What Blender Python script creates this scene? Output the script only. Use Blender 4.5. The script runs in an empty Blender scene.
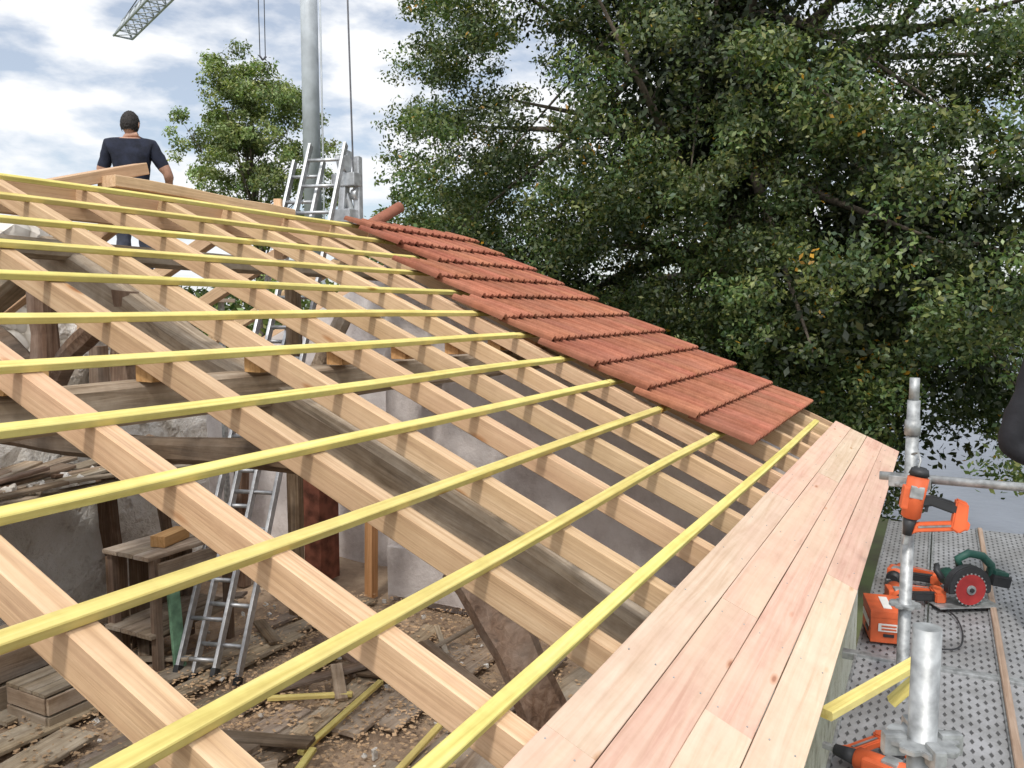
import bpy, bmesh, math, random
import numpy as np
from mathutils import Vector, Matrix, Euler, noise
R = random.Random(7)
S = bpy.context.scene
COL = S.collection
D = 1.25
T = math.tan(math.radians(24.1)); CS = math.cos(math.radians(24.1)); SN = math.sin(math.radians(24.1))
def roof(y): return T*y - D
NRM = Vector((0,-SN,CS)); UPS = Vector((0,CS,SN))
FLOOR=-2.6; GROUND=-4.6; DECK=-1.6
def lins(a,b,n): return [a+(b-a)*i/(n-1) for i in range(n)]

# ---------------------------------------------------------------- materials
def newmat(name):
    m=bpy.data.materials.new(name); m.use_nodes=True
    nt=m.node_tree; b=nt.nodes['Principled BSDF']
    return m,nt,b
def N(nt,t,**k):
    n=nt.nodes.new(t)
    for a,v in k.items(): setattr(n,a,v)
    return n
def ramp(nt,stops):
    r=nt.nodes.new('ShaderNodeValToRGB'); e=r.color_ramp.elements
    while len(e)<len(stops): e.new(0.5)
    for i,(p,c) in enumerate(stops):
        e[i].position=p; e[i].color=(*c,1) if len(c)==3 else c
    return r
def mixc(nt,mode,fac,a,b):
    m=nt.nodes.new('ShaderNodeMix'); m.data_type='RGBA'; m.blend_type=mode
    for sock,v in ((m.inputs[0],fac),(m.inputs[6],a),(m.inputs[7],b)):
        if hasattr(v,'is_output') : nt.links.new(v,sock)
        elif isinstance(v,(int,float)): sock.default_value=v
        else: sock.default_value=(*v,1) if len(v)==3 else v
    return m.outputs[2]
def bump(nt,b,h,strength=.3,dist=.01):
    n=nt.nodes.new('ShaderNodeBump'); n.inputs['Strength'].default_value=strength; n.inputs['Distance'].default_value=dist
    nt.links.new(h,n.inputs['Height']); nt.links.new(n.outputs[0],b.inputs['Normal'])
def wood(name,c_dark,c_mid,c_light,stain=None,stain_amt=.5,rough=.75,knots=True,var=.25,grain=1.0,hue=.012,bmp=.25,kcol=((.38,.2,.1),(.7,.5,.34)),ksc=1.0,dirtamt=.25,ring=.5):
    m,nt,b=newmat(name); L=nt.links.new
    tc=N(nt,'ShaderNodeTexCoord'); oi=N(nt,'ShaderNodeObjectInfo')
    mul=N(nt,'ShaderNodeVectorMath',operation='MULTIPLY_ADD')
    L(oi.outputs['Random'],mul.inputs[0]); mul.inputs[1].default_value=(37,53,91); L(tc.outputs['Object'],mul.inputs[2])
    mp=N(nt,'ShaderNodeMapping'); mp.inputs['Scale'].default_value=(.9,22*grain,22*grain); L(mul.outputs[0],mp.inputs['Vector'])
    n1=N(nt,'ShaderNodeTexNoise'); n1.inputs['Scale'].default_value=1.6; n1.inputs['Detail'].default_value=5; n1.inputs['Distortion'].default_value=.9; n1.inputs['Roughness'].default_value=.66
    L(mp.outputs[0],n1.inputs['Vector'])
    r1=ramp(nt,[(.28,c_dark),(.5,c_mid),(.72,c_light)]); L(n1.outputs['Fac'],r1.inputs[0])
    col=r1.outputs[0]
    mp3=N(nt,'ShaderNodeMapping'); mp3.inputs['Scale'].default_value=(.35,7,7); L(mul.outputs[0],mp3.inputs['Vector'])
    wv=N(nt,'ShaderNodeTexWave'); wv.bands_direction='Y'; wv.inputs['Scale'].default_value=1.3; wv.inputs['Distortion'].default_value=5; wv.inputs['Detail'].default_value=1; wv.inputs['Detail Scale'].default_value=.7
    L(mp3.outputs[0],wv.inputs['Vector'])
    rw=ramp(nt,[(.0,(.80,.74,.66)),(.35,(1,1,1))]); L(wv.outputs['Fac'],rw.inputs[0])
    col=mixc(nt,'MULTIPLY',ring,col,rw.outputs[0])
    if stain:
        mp2=N(nt,'ShaderNodeMapping'); mp2.inputs['Scale'].default_value=(.9,5,5); L(mul.outputs[0],mp2.inputs['Vector'])
        n2=N(nt,'ShaderNodeTexNoise'); n2.inputs['Scale'].default_value=1.1; n2.inputs['Detail'].default_value=3; L(mp2.outputs[0],n2.inputs['Vector'])
        r2=ramp(nt,[(.42,(0,0,0)),(.68,(1,1,1))]); L(n2.outputs['Fac'],r2.inputs[0])
        mm=N(nt,'ShaderNodeMath',operation='MULTIPLY'); mm.inputs[1].default_value=stain_amt; L(r2.outputs[0],mm.inputs[0])
        col=mixc(nt,'MIX',mm.outputs[0],col,stain)
    nd=N(nt,'ShaderNodeTexNoise'); nd.inputs['Scale'].default_value=7; nd.inputs['Detail'].default_value=4; nd.inputs['Roughness'].default_value=.7; L(mul.outputs[0],nd.inputs['Vector'])
    rd=ramp(nt,[(.35,(.66,.62,.58)),(.6,(1,1,1))]); L(nd.outputs['Fac'],rd.inputs[0])
    col=mixc(nt,'MULTIPLY',dirtamt,col,rd.outputs[0])
    if knots:
        mp4=N(nt,'ShaderNodeMapping'); mp4.inputs['Scale'].default_value=(1.9*ksc,6.5*ksc,6.5*ksc); L(mul.outputs[0],mp4.inputs['Vector'])
        vo=N(nt,'ShaderNodeTexVoronoi'); vo.inputs['Scale'].default_value=1.0; L(mp4.outputs[0],vo.inputs['Vector'])
        rk=ramp(nt,[(.04,kcol[0]),(.075,kcol[1]),(.13,(1,1,1))]); L(vo.outputs['Distance'],rk.inputs[0])
        col=mixc(nt,'MULTIPLY',.85,col,rk.outputs[0])
    hs=N(nt,'ShaderNodeHueSaturation'); L(col,hs.inputs['Color'])
    mr=N(nt,'ShaderNodeMapRange'); mr.inputs['To Min'].default_value=1-var; mr.inputs['To Max'].default_value=1+var*.6; L(oi.outputs['Random'],mr.inputs[0]); L(mr.outputs[0],hs.inputs['Value'])
    fr=N(nt,'ShaderNodeMath',operation='FRACT'); m2=N(nt,'ShaderNodeMath',operation='MULTIPLY'); m2.inputs[1].default_value=13.7; L(oi.outputs['Random'],m2.inputs[0]); L(m2.outputs[0],fr.inputs[0])
    mr2=N(nt,'ShaderNodeMapRange'); mr2.inputs['To Min'].default_value=.5-hue; mr2.inputs['To Max'].default_value=.5+hue; L(fr.outputs[0],mr2.inputs[0]); L(mr2.outputs[0],hs.inputs['Hue'])
    L(hs.outputs[0],b.inputs['Base Color']); b.inputs['Roughness'].default_value=rough; b.inputs['Specular IOR Level'].default_value=.2
    bump(nt,b,n1.outputs['Fac'],bmp,.004)
    return m
def plain(name,c,rough=.6,metal=0,nscale=6,namt=.25,bmp=0,spec=.4,c2=None):
    m,nt,b=newmat(name); L=nt.links.new
    tc=N(nt,'ShaderNodeTexCoord'); n=N(nt,'ShaderNodeTexNoise'); n.inputs['Scale'].default_value=nscale; n.inputs['Detail'].default_value=4
    L(tc.outputs['Object'],n.inputs['Vector'])
    lo=c2 if c2 else tuple(v*(1-namt) for v in c); hi=tuple(min(1,v*(1+namt)) for v in c)
    r=ramp(nt,[(.32,lo),(.66,hi)]); L(n.outputs['Fac'],r.inputs[0]); L(r.outputs[0],b.inputs['Base Color'])
    b.inputs['Roughness'].default_value=rough; b.inputs['Metallic'].default_value=metal; b.inputs['Specular IOR Level'].default_value=spec
    if bmp: bump(nt,b,n.outputs['Fac'],bmp,.02)
    return m
M_raft=wood('rafter_wood',(.43,.28,.165),(.60,.415,.25),(.70,.515,.33),stain=(.58,.37,.245),stain_amt=.4,var=.14,hue=.005,grain=1.5,bmp=.5)
M_batt=wood('batten_wood_treated',(.52,.43,.11),(.70,.61,.20),(.78,.70,.29),stain=(.66,.53,.20),stain_amt=.5,var=.10,hue=.006,bmp=.4,dirtamt=.4)
M_boardp=wood('board_wood_pink',(.55,.33,.245),(.64,.425,.325),(.69,.485,.375),stain=(.67,.51,.37),stain_amt=.8,var=.08,grain=.8,hue=.006,kcol=((.5,.3,.22),(.85,.68,.58)),ksc=1.5,bmp=.35,ring=.3)
M_boardc=wood('board_wood_cream',(.57,.41,.28),(.66,.51,.375),(.72,.58,.445),stain=(.65,.45,.345),stain_amt=.7,var=.08,grain=.8,hue=.006,kcol=((.5,.34,.22),(.85,.7,.55)),ksc=1.5,bmp=.35,ring=.3)
M_old=wood('old_beam_wood',(.15,.11,.075),(.33,.26,.185),(.48,.40,.31),stain=(.43,.38,.32),stain_amt=.7,knots=False,var=.2,rough=.9,bmp=.8,grain=.7,dirtamt=.7)
M_oldd=wood('old_dark_wood',(.09,.06,.04),(.20,.135,.09),(.30,.22,.155),stain=(.28,.24,.20),stain_amt=.6,knots=False,var=.3,rough=.9,bmp=.8,dirtamt=.7)
M_plank=wood('floor_plank_wood',(.20,.14,.095),(.38,.295,.21),(.50,.40,.30),stain=(.43,.38,.32),stain_amt=.8,knots=False,var=.35,rough=.92,bmp=.6,dirtamt=.7)
M_block=wood('block_wood',(.46,.24,.10),(.60,.34,.15),(.68,.42,.21),var=.15,knots=False)
M_red=plain('red_brown_post_paint',(.22,.08,.05),.8,0,9,.5,.3)
M_green=plain('green_painted_board',(.16,.30,.19),.7,0,14,.35,.2)
M_alu=plain('aluminium',(.46,.47,.48),.45,.7,20,.2)
M_galv=plain('galvanised_steel',(.33,.34,.34),.5,.55,30,.32)
M_crane=plain('crane_paint_grey',(.42,.45,.48),.55,.1,3,.14)
M_cable=plain('steel_cable',(.10,.10,.11),.6,.3)
M_orange=plain('orange_plastic',(.62,.12,.04),.55,0,8,.25,spec=.35)
M_black=plain('black_plastic',(.025,.026,.028),.5,0,10,.3)
M_tealp=plain('dark_green_plastic',(.02,.08,.06),.5,0,10,.2)
M_redp=plain('red_saw_disc',(.32,.03,.03),.45,0,10,.25)
M_white=plain('white_label',(.70,.69,.65),.6,0,10,.1)
M_skin=plain('skin',(.40,.225,.155),.55,0,25,.12)
M_hair=plain('dark_hair',(.018,.014,.012),.7,0,60,.5,.6)
M_navy=plain('navy_tshirt_fabric',(.013,.016,.03),.9,0,14,.4,.3)
M_jeans=plain('work_trousers_fabric',(.05,.055,.075),.9,0,14,.35,.3)
M_jacket=plain('black_jacket_fabric',(.012,.012,.015),.85,0,9,.4,.5)
M_eye=plain('eye_white',(.7,.68,.65),.3)
M_lip=plain('lips',(.35,.13,.1),.5)

def leafmat():
    m,nt,b=newmat('foliage_leaves'); L=nt.links.new
    nt.nodes.remove(b)
    a=N(nt,'ShaderNodeAttribute'); a.attribute_name='lc'
    df=N(nt,'ShaderNodeBsdfDiffuse'); L(a.outputs['Color'],df.inputs['Color'])
    tr=N(nt,'ShaderNodeBsdfTranslucent'); 
    c=mixc(nt,'MULTIPLY',1.0,a.outputs['Color'],(1.3,1.5,.6)); L(c,tr.inputs['Color'])
    ms=N(nt,'ShaderNodeMixShader'); ms.inputs[0].default_value=.25
    L(df.outputs[0],ms.inputs[1]); L(tr.outputs[0],ms.inputs[2])
    gl=N(nt,'ShaderNodeBsdfGlossy'); gl.inputs['Roughness'].default_value=.42; gl.inputs['Color'].default_value=(.8,.85,.8,1)
    m2=N(nt,'ShaderNodeMixShader'); m2.inputs[0].default_value=.04
    L(ms.outputs[0],m2.inputs[1]); L(gl.outputs[0],m2.inputs[2]); L(m2.outputs[0],nt.nodes['Material Output'].inputs[0])
    return m
M_leaf=leafmat()
M_bark=plain('bark',(.10,.08,.06),.9,0,12,.5,.8)

def stone():
    m,nt,b=newmat('old_stone_and_plaster'); L=nt.links.new
    tc=N(nt,'ShaderNodeTexCoord')
    nz=N(nt,'ShaderNodeTexNoise'); nz.inputs['Scale'].default_value=4; nz.inputs['Detail'].default_value=1; L(tc.outputs['Object'],nz.inputs['Vector'])
    av=N(nt,'ShaderNodeVectorMath',operation='MULTIPLY_ADD'); L(nz.outputs['Color'],av.inputs[0]); av.inputs[1].default_value=(.25,.25,.25); L(tc.outputs['Object'],av.inputs[2])
    vo=N(nt,'ShaderNodeTexVoronoi'); vo.inputs['Scale'].default_value=5.0; L(av.outputs[0],vo.inputs['Vector'])
    ve=N(nt,'ShaderNodeTexVoronoi',feature='DISTANCE_TO_EDGE'); ve.inputs['Scale'].default_value=5.0; L(av.outputs[0],ve.inputs['Vector'])
    rc=ramp(nt,[(.0,(.30,.26,.21)),(.4,(.60,.56,.50)),(.75,(.42,.36,.29)),(1,(.68,.64,.58))]); L(vo.outputs['Color'],rc.inputs[0])
    re=ramp(nt,[(.0,(1,1,1)),(.10,(0,0,0))]); L(ve.outputs['Distance'],re.inputs[0])
    c=mixc(nt,'MIX',re.outputs[0],rc.outputs[0],(.38,.34,.28))
    n2=N(nt,'ShaderNodeTexNoise'); n2.inputs['Scale'].default_value=1.1; n2.inputs['Detail'].default_value=5; n2.inputs['Roughness'].default_value=.65; L(tc.outputs['Object'],n2.inputs['Vector'])
    sp=N(nt,'ShaderNodeSeparateXYZ'); L(tc.outputs['Object'],sp.inputs[0])
    zf=N(nt,'ShaderNodeMapRange'); zf.inputs['From Min'].default_value=.4; zf.inputs['From Max'].default_value=-2.4; zf.inputs['To Min'].default_value=-.07; zf.inputs['To Max'].default_value=.16; L(sp.outputs['Z'],zf.inputs[0])
    ad=N(nt,'ShaderNodeMath',operation='ADD'); L(n2.outputs['Fac'],ad.inputs[0]); L(zf.outputs[0],ad.inputs[1])
    rp=ramp(nt,[(.48,(0,0,0)),(.54,(1,1,1))]); L(ad.outputs[0],rp.inputs[0])
    n3=N(nt,'ShaderNodeTexNoise'); n3.inputs['Scale'].default_value=5; n3.inputs['Detail'].default_value=7; n3.inputs['Roughness'].default_value=.72; L(tc.outputs['Object'],n3.inputs['Vector'])
    r3=ramp(nt,[(.3,(.42,.37,.32)),(.45,(.76,.73,.67)),(.6,(.85,.83,.79))]); L(n3.outputs['Fac'],r3.inputs[0])
    c=mixc(nt,'MIX',rp.outputs[0],c,r3.outputs[0])
    L(c,b.inputs['Base Color']); b.inputs['Roughness'].default_value=.95
    h=mixc(nt,'MIX',rp.outputs[0],ve.outputs['Distance'],n3.outputs['Fac'])
    bump(nt,b,h,.9,.07)
    return m
M_stone=stone()
def render_wall():
    m,nt,b=newmat('gable_wall_render'); L=nt.links.new
    tc=N(nt,'ShaderNodeTexCoord')
    n3=N(nt,'ShaderNodeTexNoise'); n3.inputs['Scale'].default_value=1.6; n3.inputs['Detail'].default_value=8; n3.inputs['Roughness'].default_value=.72; L(tc.outputs['Object'],n3.inputs['Vector'])
    r3=ramp(nt,[(.3,(.40,.35,.33)),(.5,(.62,.57,.55)),(.68,(.72,.68,.66))]); L(n3.outputs['Fac'],r3.inputs[0])
    L(r3.outputs[0],b.inputs['Base Color']); b.inputs['Roughness'].default_value=.95; bump(nt,b,n3.outputs['Fac'],.6,.05)
    return m
M_gable=render_wall()
def dirt():
    m,nt,b=newmat('dirt_and_sawdust'); L=nt.links.new
    tc=N(nt,'ShaderNodeTexCoord')
    n=N(nt,'ShaderNodeTexNoise'); n.inputs['Scale'].default_value=2.2; n.inputs['Detail'].default_value=8; n.inputs['Roughness'].default_value=.75; L(tc.outputs['Object'],n.inputs['Vector'])
    r=ramp(nt,[(.3,(.20,.14,.095)),(.5,(.39,.28,.19)),(.7,(.54,.42,.29))]); L(n.outputs['Fac'],r.inputs[0])
    L(r.outputs[0],b.inputs['Base Color']); b.inputs['Roughness'].default_value=1; bump(nt,b,n.outputs['Fac'],.8,.05)
    return m
M_dirt=dirt()
def tilemat():
    m,nt,b=newmat('terracotta_tile'); L=nt.links.new
    tc=N(nt,'ShaderNodeTexCoord'); a=N(nt,'ShaderNodeAttribute'); a.attribute_name='lc'
    n=N(nt,'ShaderNodeTexNoise'); n.inputs['Scale'].default_value=16; n.inputs['Detail'].default_value=5; n.inputs['Roughness'].default_value=.7; L(tc.outputs['Object'],n.inputs['Vector'])
    r=ramp(nt,[(.3,(.78,.76,.74)),(.65,(1.12,1.12,1.12))]); L(n.outputs['Fac'],r.inputs[0])
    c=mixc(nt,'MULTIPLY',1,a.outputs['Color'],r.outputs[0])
    n2=N(nt,'ShaderNodeTexNoise'); n2.inputs['Scale'].default_value=3; n2.inputs['Detail'].default_value=4; L(tc.outputs['Object'],n2.inputs['Vector'])
    r2=ramp(nt,[(.4,(0,0,0)),(.75,(.30,.30,.30))]); L(n2.outputs['Fac'],r2.inputs[0])
    c=mixc(nt,'MIX',r2.outputs[0],c,(.38,.21,.15)); L(c,b.inputs['Base Color'])
    b.inputs['Roughness'].default_value=.95; b.inputs['Specular IOR Level'].default_value=.08; bump(nt,b,n.outputs['Fac'],.25,.004)
    return m
M_tile=tilemat()
def deckmat():
    m,nt,b=newmat('perforated_steel_deck'); L=nt.links.new
    tc=N(nt,'ShaderNodeTexCoord')
    sp=N(nt,'ShaderNodeSeparateXYZ'); L(tc.outputs['Object'],sp.inputs[0])
    def mth(op,a,bv=None):
        x=N(nt,'ShaderNodeMath',operation=op)
        for i,v in enumerate((a,bv)):
            if v is None: continue
            if hasattr(v,'is_output'): L(v,x.inputs[i])
            else: x.inputs[i].default_value=v
        return x.outputs[0]
    px=.075; py=.030
    row=mth('FLOOR',mth('DIVIDE',sp.outputs[1],py))
    sh=mth('MULTIPLY',mth('MODULO',mth('ABSOLUTE',row),2.0),.5)
    u=mth('SUBTRACT',mth('FRACT',mth('ADD',mth('DIVIDE',sp.outputs[0],px),sh)),.5)
    v=mth('SUBTRACT',mth('FRACT',mth('DIVIDE',sp.outputs[1],py)),.5)
    d=mth('ADD',mth('ABSOLUTE',mth('MULTIPLY',u,2.6)),mth('ABSOLUTE',mth('MULTIPLY',v,2.8)))
    rr=ramp(nt,[(.55,(0,0,0)),(.9,(1,1,1))]); L(d,rr.inputs[0])
    n=N(nt,'ShaderNodeTexNoise'); n.inputs['Scale'].default_value=3; n.inputs['Detail'].default_value=7; n.inputs['Roughness'].default_value=.75; L(tc.outputs['Object'],n.inputs['Vector'])
    rn=ramp(nt,[(.3,(.20,.195,.19)),(.5,(.29,.29,.29)),(.65,(.40,.40,.41))]); L(n.outputs['Fac'],rn.inputs[0])
    c=mixc(nt,'MIX',rr.outputs[0],(.085,.085,.085),rn.outputs[0])
    L(c,b.inputs['Base Color']); b.inputs['Roughness'].default_value=.55; b.inputs['Metallic'].default_value=.3
    bump(nt,b,rr.outputs[0],.6,.01)
    return m
M_deck=deckmat()
M_ground=plain('ground_grass',(.10,.13,.045),1,0,.8,.4,.3,c2=(.10,.085,.05))
def water():
    m,nt,b=newmat('lake_water'); L=nt.links.new
    b.inputs['Base Color'].default_value=(.14,.16,.20,1); b.inputs['Roughness'].default_value=.3; b.inputs['Specular IOR Level'].default_value=.6
    tc=N(nt,'ShaderNodeTexCoord'); n=N(nt,'ShaderNodeTexNoise'); n.inputs['Scale'].default_value=2.5; n.inputs['Detail'].default_value=4; L(tc.outputs['Object'],n.inputs['Vector'])
    bump(nt,b,n.outputs['Fac'],.25,.08)
    return m
M_water=water()

# ---------------------------------------------------------------- helpers
def empty(name,loc=(0,0,0)):
    e=bpy.data.objects.new(name,None); e.location=loc; e.empty_display_size=.2; COL.objects.link(e); return e
def link(name,me,mats,parent=None,mw=None,smooth=False):
    o=bpy.data.objects.new(name,me); COL.objects.link(o)
    for m in (mats if isinstance(mats,(list,tuple)) else [mats]): me.materials.append(m)
    if smooth:
        for p in me.polygons: p.use_smooth=True
    if mw is not None: o.matrix_world=mw
    if parent:
        o.parent=parent; o.matrix_parent_inverse=Matrix.Translation(parent.location).inverted()
    return o
def beam(name,p0,p1,w,h,mat,parent=None,up=(0,0,1),segs=1,wob=0,cham=.004,taper=1.0,sag=0,seed=None):
    p0=Vector(p0); p1=Vector(p1); ax=(p1-p0); Ln=ax.length; ax.normalize()
    up=Vector(up); y=up.cross(ax).normalized(); z=ax.cross(y).normalized()
    mw=Matrix(((ax.x,y.x,z.x,p0.x),(ax.y,y.y,z.y,p0.y),(ax.z,y.z,z.z,p0.z),(0,0,0,1)))
    vs=[];fs=[]; c=min(cham,w*.3,h*.3)
    sd=R.random()*100
    for i in range(segs+1):
        f=i/segs; k=1+(taper-1)*f
        oy=wob*noise.noise(Vector((f*3.1,sd,0)))*2; oz=wob*noise.noise(Vector((f*3.1,sd+9,5)))*2+sag*math.sin(f*math.pi)
        kw=1+(.9*wob/w)*noise.noise(Vector((f*6,sd+3,2))) if wob>.01 else 1
        a=w/2*k*kw; b=h/2*k*kw
        for (yy,zz) in ((-a,-b+c),(-a,b-c),(-a+c,b),(a-c,b),(a,b-c),(a,-b+c),(a-c,-b),(-a+c,-b)):
            vs.append((f*Ln,yy+oy,zz+oz))
    for i in range(segs):
        for j in range(8):
            a=i*8+j; b2=i*8+(j+1)%8
            fs.append((a,b2,b2+8,a+8))
    fs.append(tuple(range(7,-1,-1))); fs.append(tuple(range(segs*8,segs*8+8)))
    me=bpy.data.meshes.new(name); me.from_pydata(vs,[],fs); me.update()
    bm=bmesh.new(); bm.from_mesh(me); bmesh.ops.recalc_face_normals(bm,faces=bm.faces); bm.to_mesh(me); bm.free()
    return link(name,me,mat,parent,mw)
class MB:
    def __init__(s): s.bm=bmesh.new()
    def _merge(s,b,mat,mw,smooth=False):
        b.transform(mw)
        for f in b.faces: f.material_index=mat; f.smooth=smooth
        me=bpy.data.meshes.new('t'); b.to_mesh(me); b.free(); s.bm.from_mesh(me); bpy.data.meshes.remove(me)
    def box(s,size,loc=(0,0,0),rot=(0,0,0),mat=0,bev=.004,seg=2):
        b=bmesh.new(); bmesh.ops.create_cube(b,size=1); b.transform(Matrix.Diagonal((*size,1)))
        if bev: bmesh.ops.bevel(b,geom=list(b.edges),offset=min(bev,min(size)*.4),segments=seg,profile=.7,affect='EDGES')
        s._merge(b,mat,Matrix.Translation(loc)@Euler(rot).to_matrix().to_4x4())
    def cyl(s,p0,p1,r0,r1=None,mat=0,seg=16,bev=0):
        r1=r0 if r1 is None else r1
        p0=Vector(p0);p1=Vector(p1); d=p1-p0
        b=bmesh.new(); bmesh.ops.create_cone(b,cap_ends=True,segments=seg,radius1=r0,radius2=r1,depth=d.length)
        if bev:
            es=[e for e in b.edges if len(e.link_faces)==2 and any(len(f.verts)>4 for f in e.link_faces)]
            bmesh.ops.bevel(b,geom=es,offset=bev,segments=2,affect='EDGES')
        q=d.to_track_quat('Z','Y').to_matrix().to_4x4()
        for f in b.faces: f.smooth=len(f.verts)<=4
        b.transform(Matrix.Translation((p0+p1)/2)@q)
        for f in b.faces: f.material_index=mat
        me=bpy.data.meshes.new('t'); b.to_mesh(me); b.free(); s.bm.from_mesh(me); bpy.data.meshes.remove(me)
    def ball(s,scale,loc,mat=0,sub=3,rot=(0,0,0)):
        b=bmesh.new(); bmesh.ops.create_icosphere(b,subdivisions=sub,radius=1)
        s._merge(b,mat,Matrix.Translation(loc)@Euler(rot).to_matrix().to_4x4()@Matrix.Diagonal((*scale,1)),True)
    def poly(s,pts,thick,mw,mat=0,bev=.003):
        b=bmesh.new(); n=len(pts)
        v0=[b.verts.new((p[0],-thick/2,p[1])) for p in pts]; v1=[b.verts.new((p[0],thick/2,p[1])) for p in pts]
        b.faces.new(v0); b.faces.new(v1[::-1])
        for i in range(n): b.faces.new((v0[i],v1[i],v1[(i+1)%n],v0[(i+1)%n]))
        bmesh.ops.recalc_face_normals(b,faces=b.faces)
        if bev: bmesh.ops.bevel(b,geom=list(b.edges),offset=bev,segments=2,affect='EDGES')
        s._merge(b,mat,mw)
    def tube(s,pts,rad,mat=0,seg=8):
        b=bmesh.new(); pts=[Vector(p) for p in pts]; rings=[]
        rad=[float(rad)]*len(pts) if not hasattr(rad,'__len__') else [float(r) for r in rad]
        for i,p in enumerate(pts):
            d=(pts[min(i+1,len(pts)-1)]-pts[max(i-1,0)]).normalized()
            a=d.orthogonal().normalized() if i==0 else (pa-pa.dot(d)*d).normalized()
            pa=a; c=d.cross(a)
            rings.append([b.verts.new(p+rad[i]*(math.cos(2*math.pi*k/seg)*a+math.sin(2*math.pi*k/seg)*c)) for k in range(seg)])
        for i in range(len(rings)-1):
            for k in range(seg): b.faces.new((rings[i][k],rings[i][(k+1)%seg],rings[i+1][(k+1)%seg],rings[i+1][k]))
        b.faces.new(rings[0][::-1]); b.faces.new(rings[-1])
        s._merge(b,mat,Matrix.Identity(4),True)
    def done(s,name,mats,parent=None,mw=None):
        me=bpy.data.meshes.new(name); s.bm.to_mesh(me); s.bm.free()
        return link(name,me,mats,parent,mw)

# ================================================================= HOUSE
house=empty('house',(0,0,FLOOR))
rx=[.40+ (.4367)*i for i in range(-2,14)]
rx=[v*D-.035 for v in rx if v*D<7.3]
RW,RH=.07,.095
XF=5.83*D
k=0
for x in rx:
    k+=1
    y0=.24*D+R.uniform(-.01,.01); y1=3.50*D+R.uniform(.03,.1)
    off=-(.028+RH/2)
    jx=R.uniform(-.012,.012)
    p0=Vector((x+jx,y0,roof(y0)))+NRM*off; p1=Vector((x-jx+R.uniform(-.01,.01),y1,roof(y1)))+NRM*off
    beam('rafter_%d'%k,p0,p1,RW,RH,M_raft,house,up=NRM,segs=10,wob=.004,cham=.003)
BY=[.672+.2585*i for i in range(12)]
BY=[b*D for b in BY]
for i,y in enumerate(BY):
    xe=5.52*D if i==0 else (3.84*D if i<7 else 4.46*D)
    xe+=R.uniform(-.02,.02)
    p0=Vector((-1.2,y+R.uniform(-.012,.012),0)); p1=Vector((xe,y+R.uniform(-.008,.008),0))
    p0.z=roof(p0.y); p1.z=roof(p1.y); p0+=NRM*-.0135; p1+=NRM*-.0135
    beam('roof_batten_%d'%(i+1),p0,p1,.040,.027,M_batt,house,up=NRM,segs=24,wob=.006,cham=.0025)
    if i>0:
        q=p1+Vector((.01,0,-.0)); beam('roof_batten_under_tiles_%d'%(i+1),q,(XF-.03,q.y,roof(q.y)-.0135),.042,.027,M_batt,house,up=NRM)
nb=4; y0b=.205*D; y1b=.598*D; bw=(y1b-y0b)/nb
cuts=[[ -1.3,1.05,3.55,XF],[-1.3,2.05,XF],[-1.3,2.75,5.2,XF],[-1.3,1.6,4.3,XF]]
mats=[[M_boardp,M_boardc,M_boardp],[M_boardc,M_boardp],[M_boardp,M_boardp,M_boardc],[M_boardp,M_boardc,M_boardp]]
for i in range(nb):
    yc=y0b+(i+.5)*bw
    for j in range(len(cuts[i])-1):
        a,b2=cuts[i][j],cuts[i][j+1]
        if j==len(cuts[i])-2: b2+=R.uniform(-.015,.01)
        jz=R.uniform(-.0015,.0015)
        beam('eave_board_%d_%d'%(i+1,j+1),Vector((a+.0012,yc,roof(yc)))+NRM*(-.0135+jz),Vector((b2-.0012,yc+R.uniform(-.001,.001),roof(yc)))+NRM*(-.0135+jz*.5),bw/CS-.0024,.026,mats[i][j],house,up=NRM,segs=10,wob=.0010,cham=.0018)
nb_=MB()
for x in rx:
    for i in range(nb):
        for dy in (-.035,.035):
            yc=y0b+(i+.5)*bw+dy+R.uniform(-.006,.006)
            p=Vector((x+R.uniform(-.01,.01),yc,roof(yc)))+NRM*.0005
            nb_.cyl(p-NRM*.004,p+NRM*.0006,.0024,mat=0,seg=8)
nb_.done('board_nails',[M_galv],house)
beam('gable_rake_board',Vector((XF+.012,.24*D,roof(.24*D)))+NRM*-.10,Vector((XF+.012,3.55*D,roof(3.55*D)))+NRM*-.10,.022,.14,M_raft,house,up=NRM,segs=4)
yr=3.53*D+.06
beam('ridge_board',(-1.2,yr+.04,roof(yr)-.13),(XF,yr+.04,roof(yr)-.13),.06,.2,M_raft,house,segs=12,wob=.004)
beam('ridge_plank',(3.45,yr+.13,roof(yr)+.045),(5.0,yr+.10,roof(yr)-.01),.17,.07,M_raft,house,segs=6,wob=.012)
beam('loose_rafter_end',(2.75,4.62,.62),(3.82,4.74,.93),.11,.075,M_raft,house,segs=4,wob=.004)
beam('rafter_stub',(4.95,4.62,.35),(4.97,4.63,.86),.06,.05,M_raft,house)
yo=8.55
for i in range(9):
    x=.2+i*.85
    beam('rear_rafter_%d'%(i+1),(x,yr+.1,roof(yr)-.12),(x+.02,yo,roof(yr)-.12-(yo-yr-.1)*T),.07,.1,M_raft,house,segs=4,wob=.006)
yp=2.17*D
zt=roof(yp)-.225; w,h=.15,.16
beam('old_purlin',(-1.2,yp,zt-h/2),(5.98,yp+.03,zt-h/2-.02),w,h,M_old,house,segs=30,wob=.014,cham=.02)
for x in rx[:-2]:
    zz=roof(yp)-(.028+RH)/CS
    hb=zz-zt+.02
    beam('packing_block',(x+.0+R.uniform(-.01,.01),yp-.07,zt+hb/2-.01),(x+.14,yp-.08,zt+hb/2-.01),.10,hb*.95,M_block,house,cham=.004)
zt=roof(4.15)-.20
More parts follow.
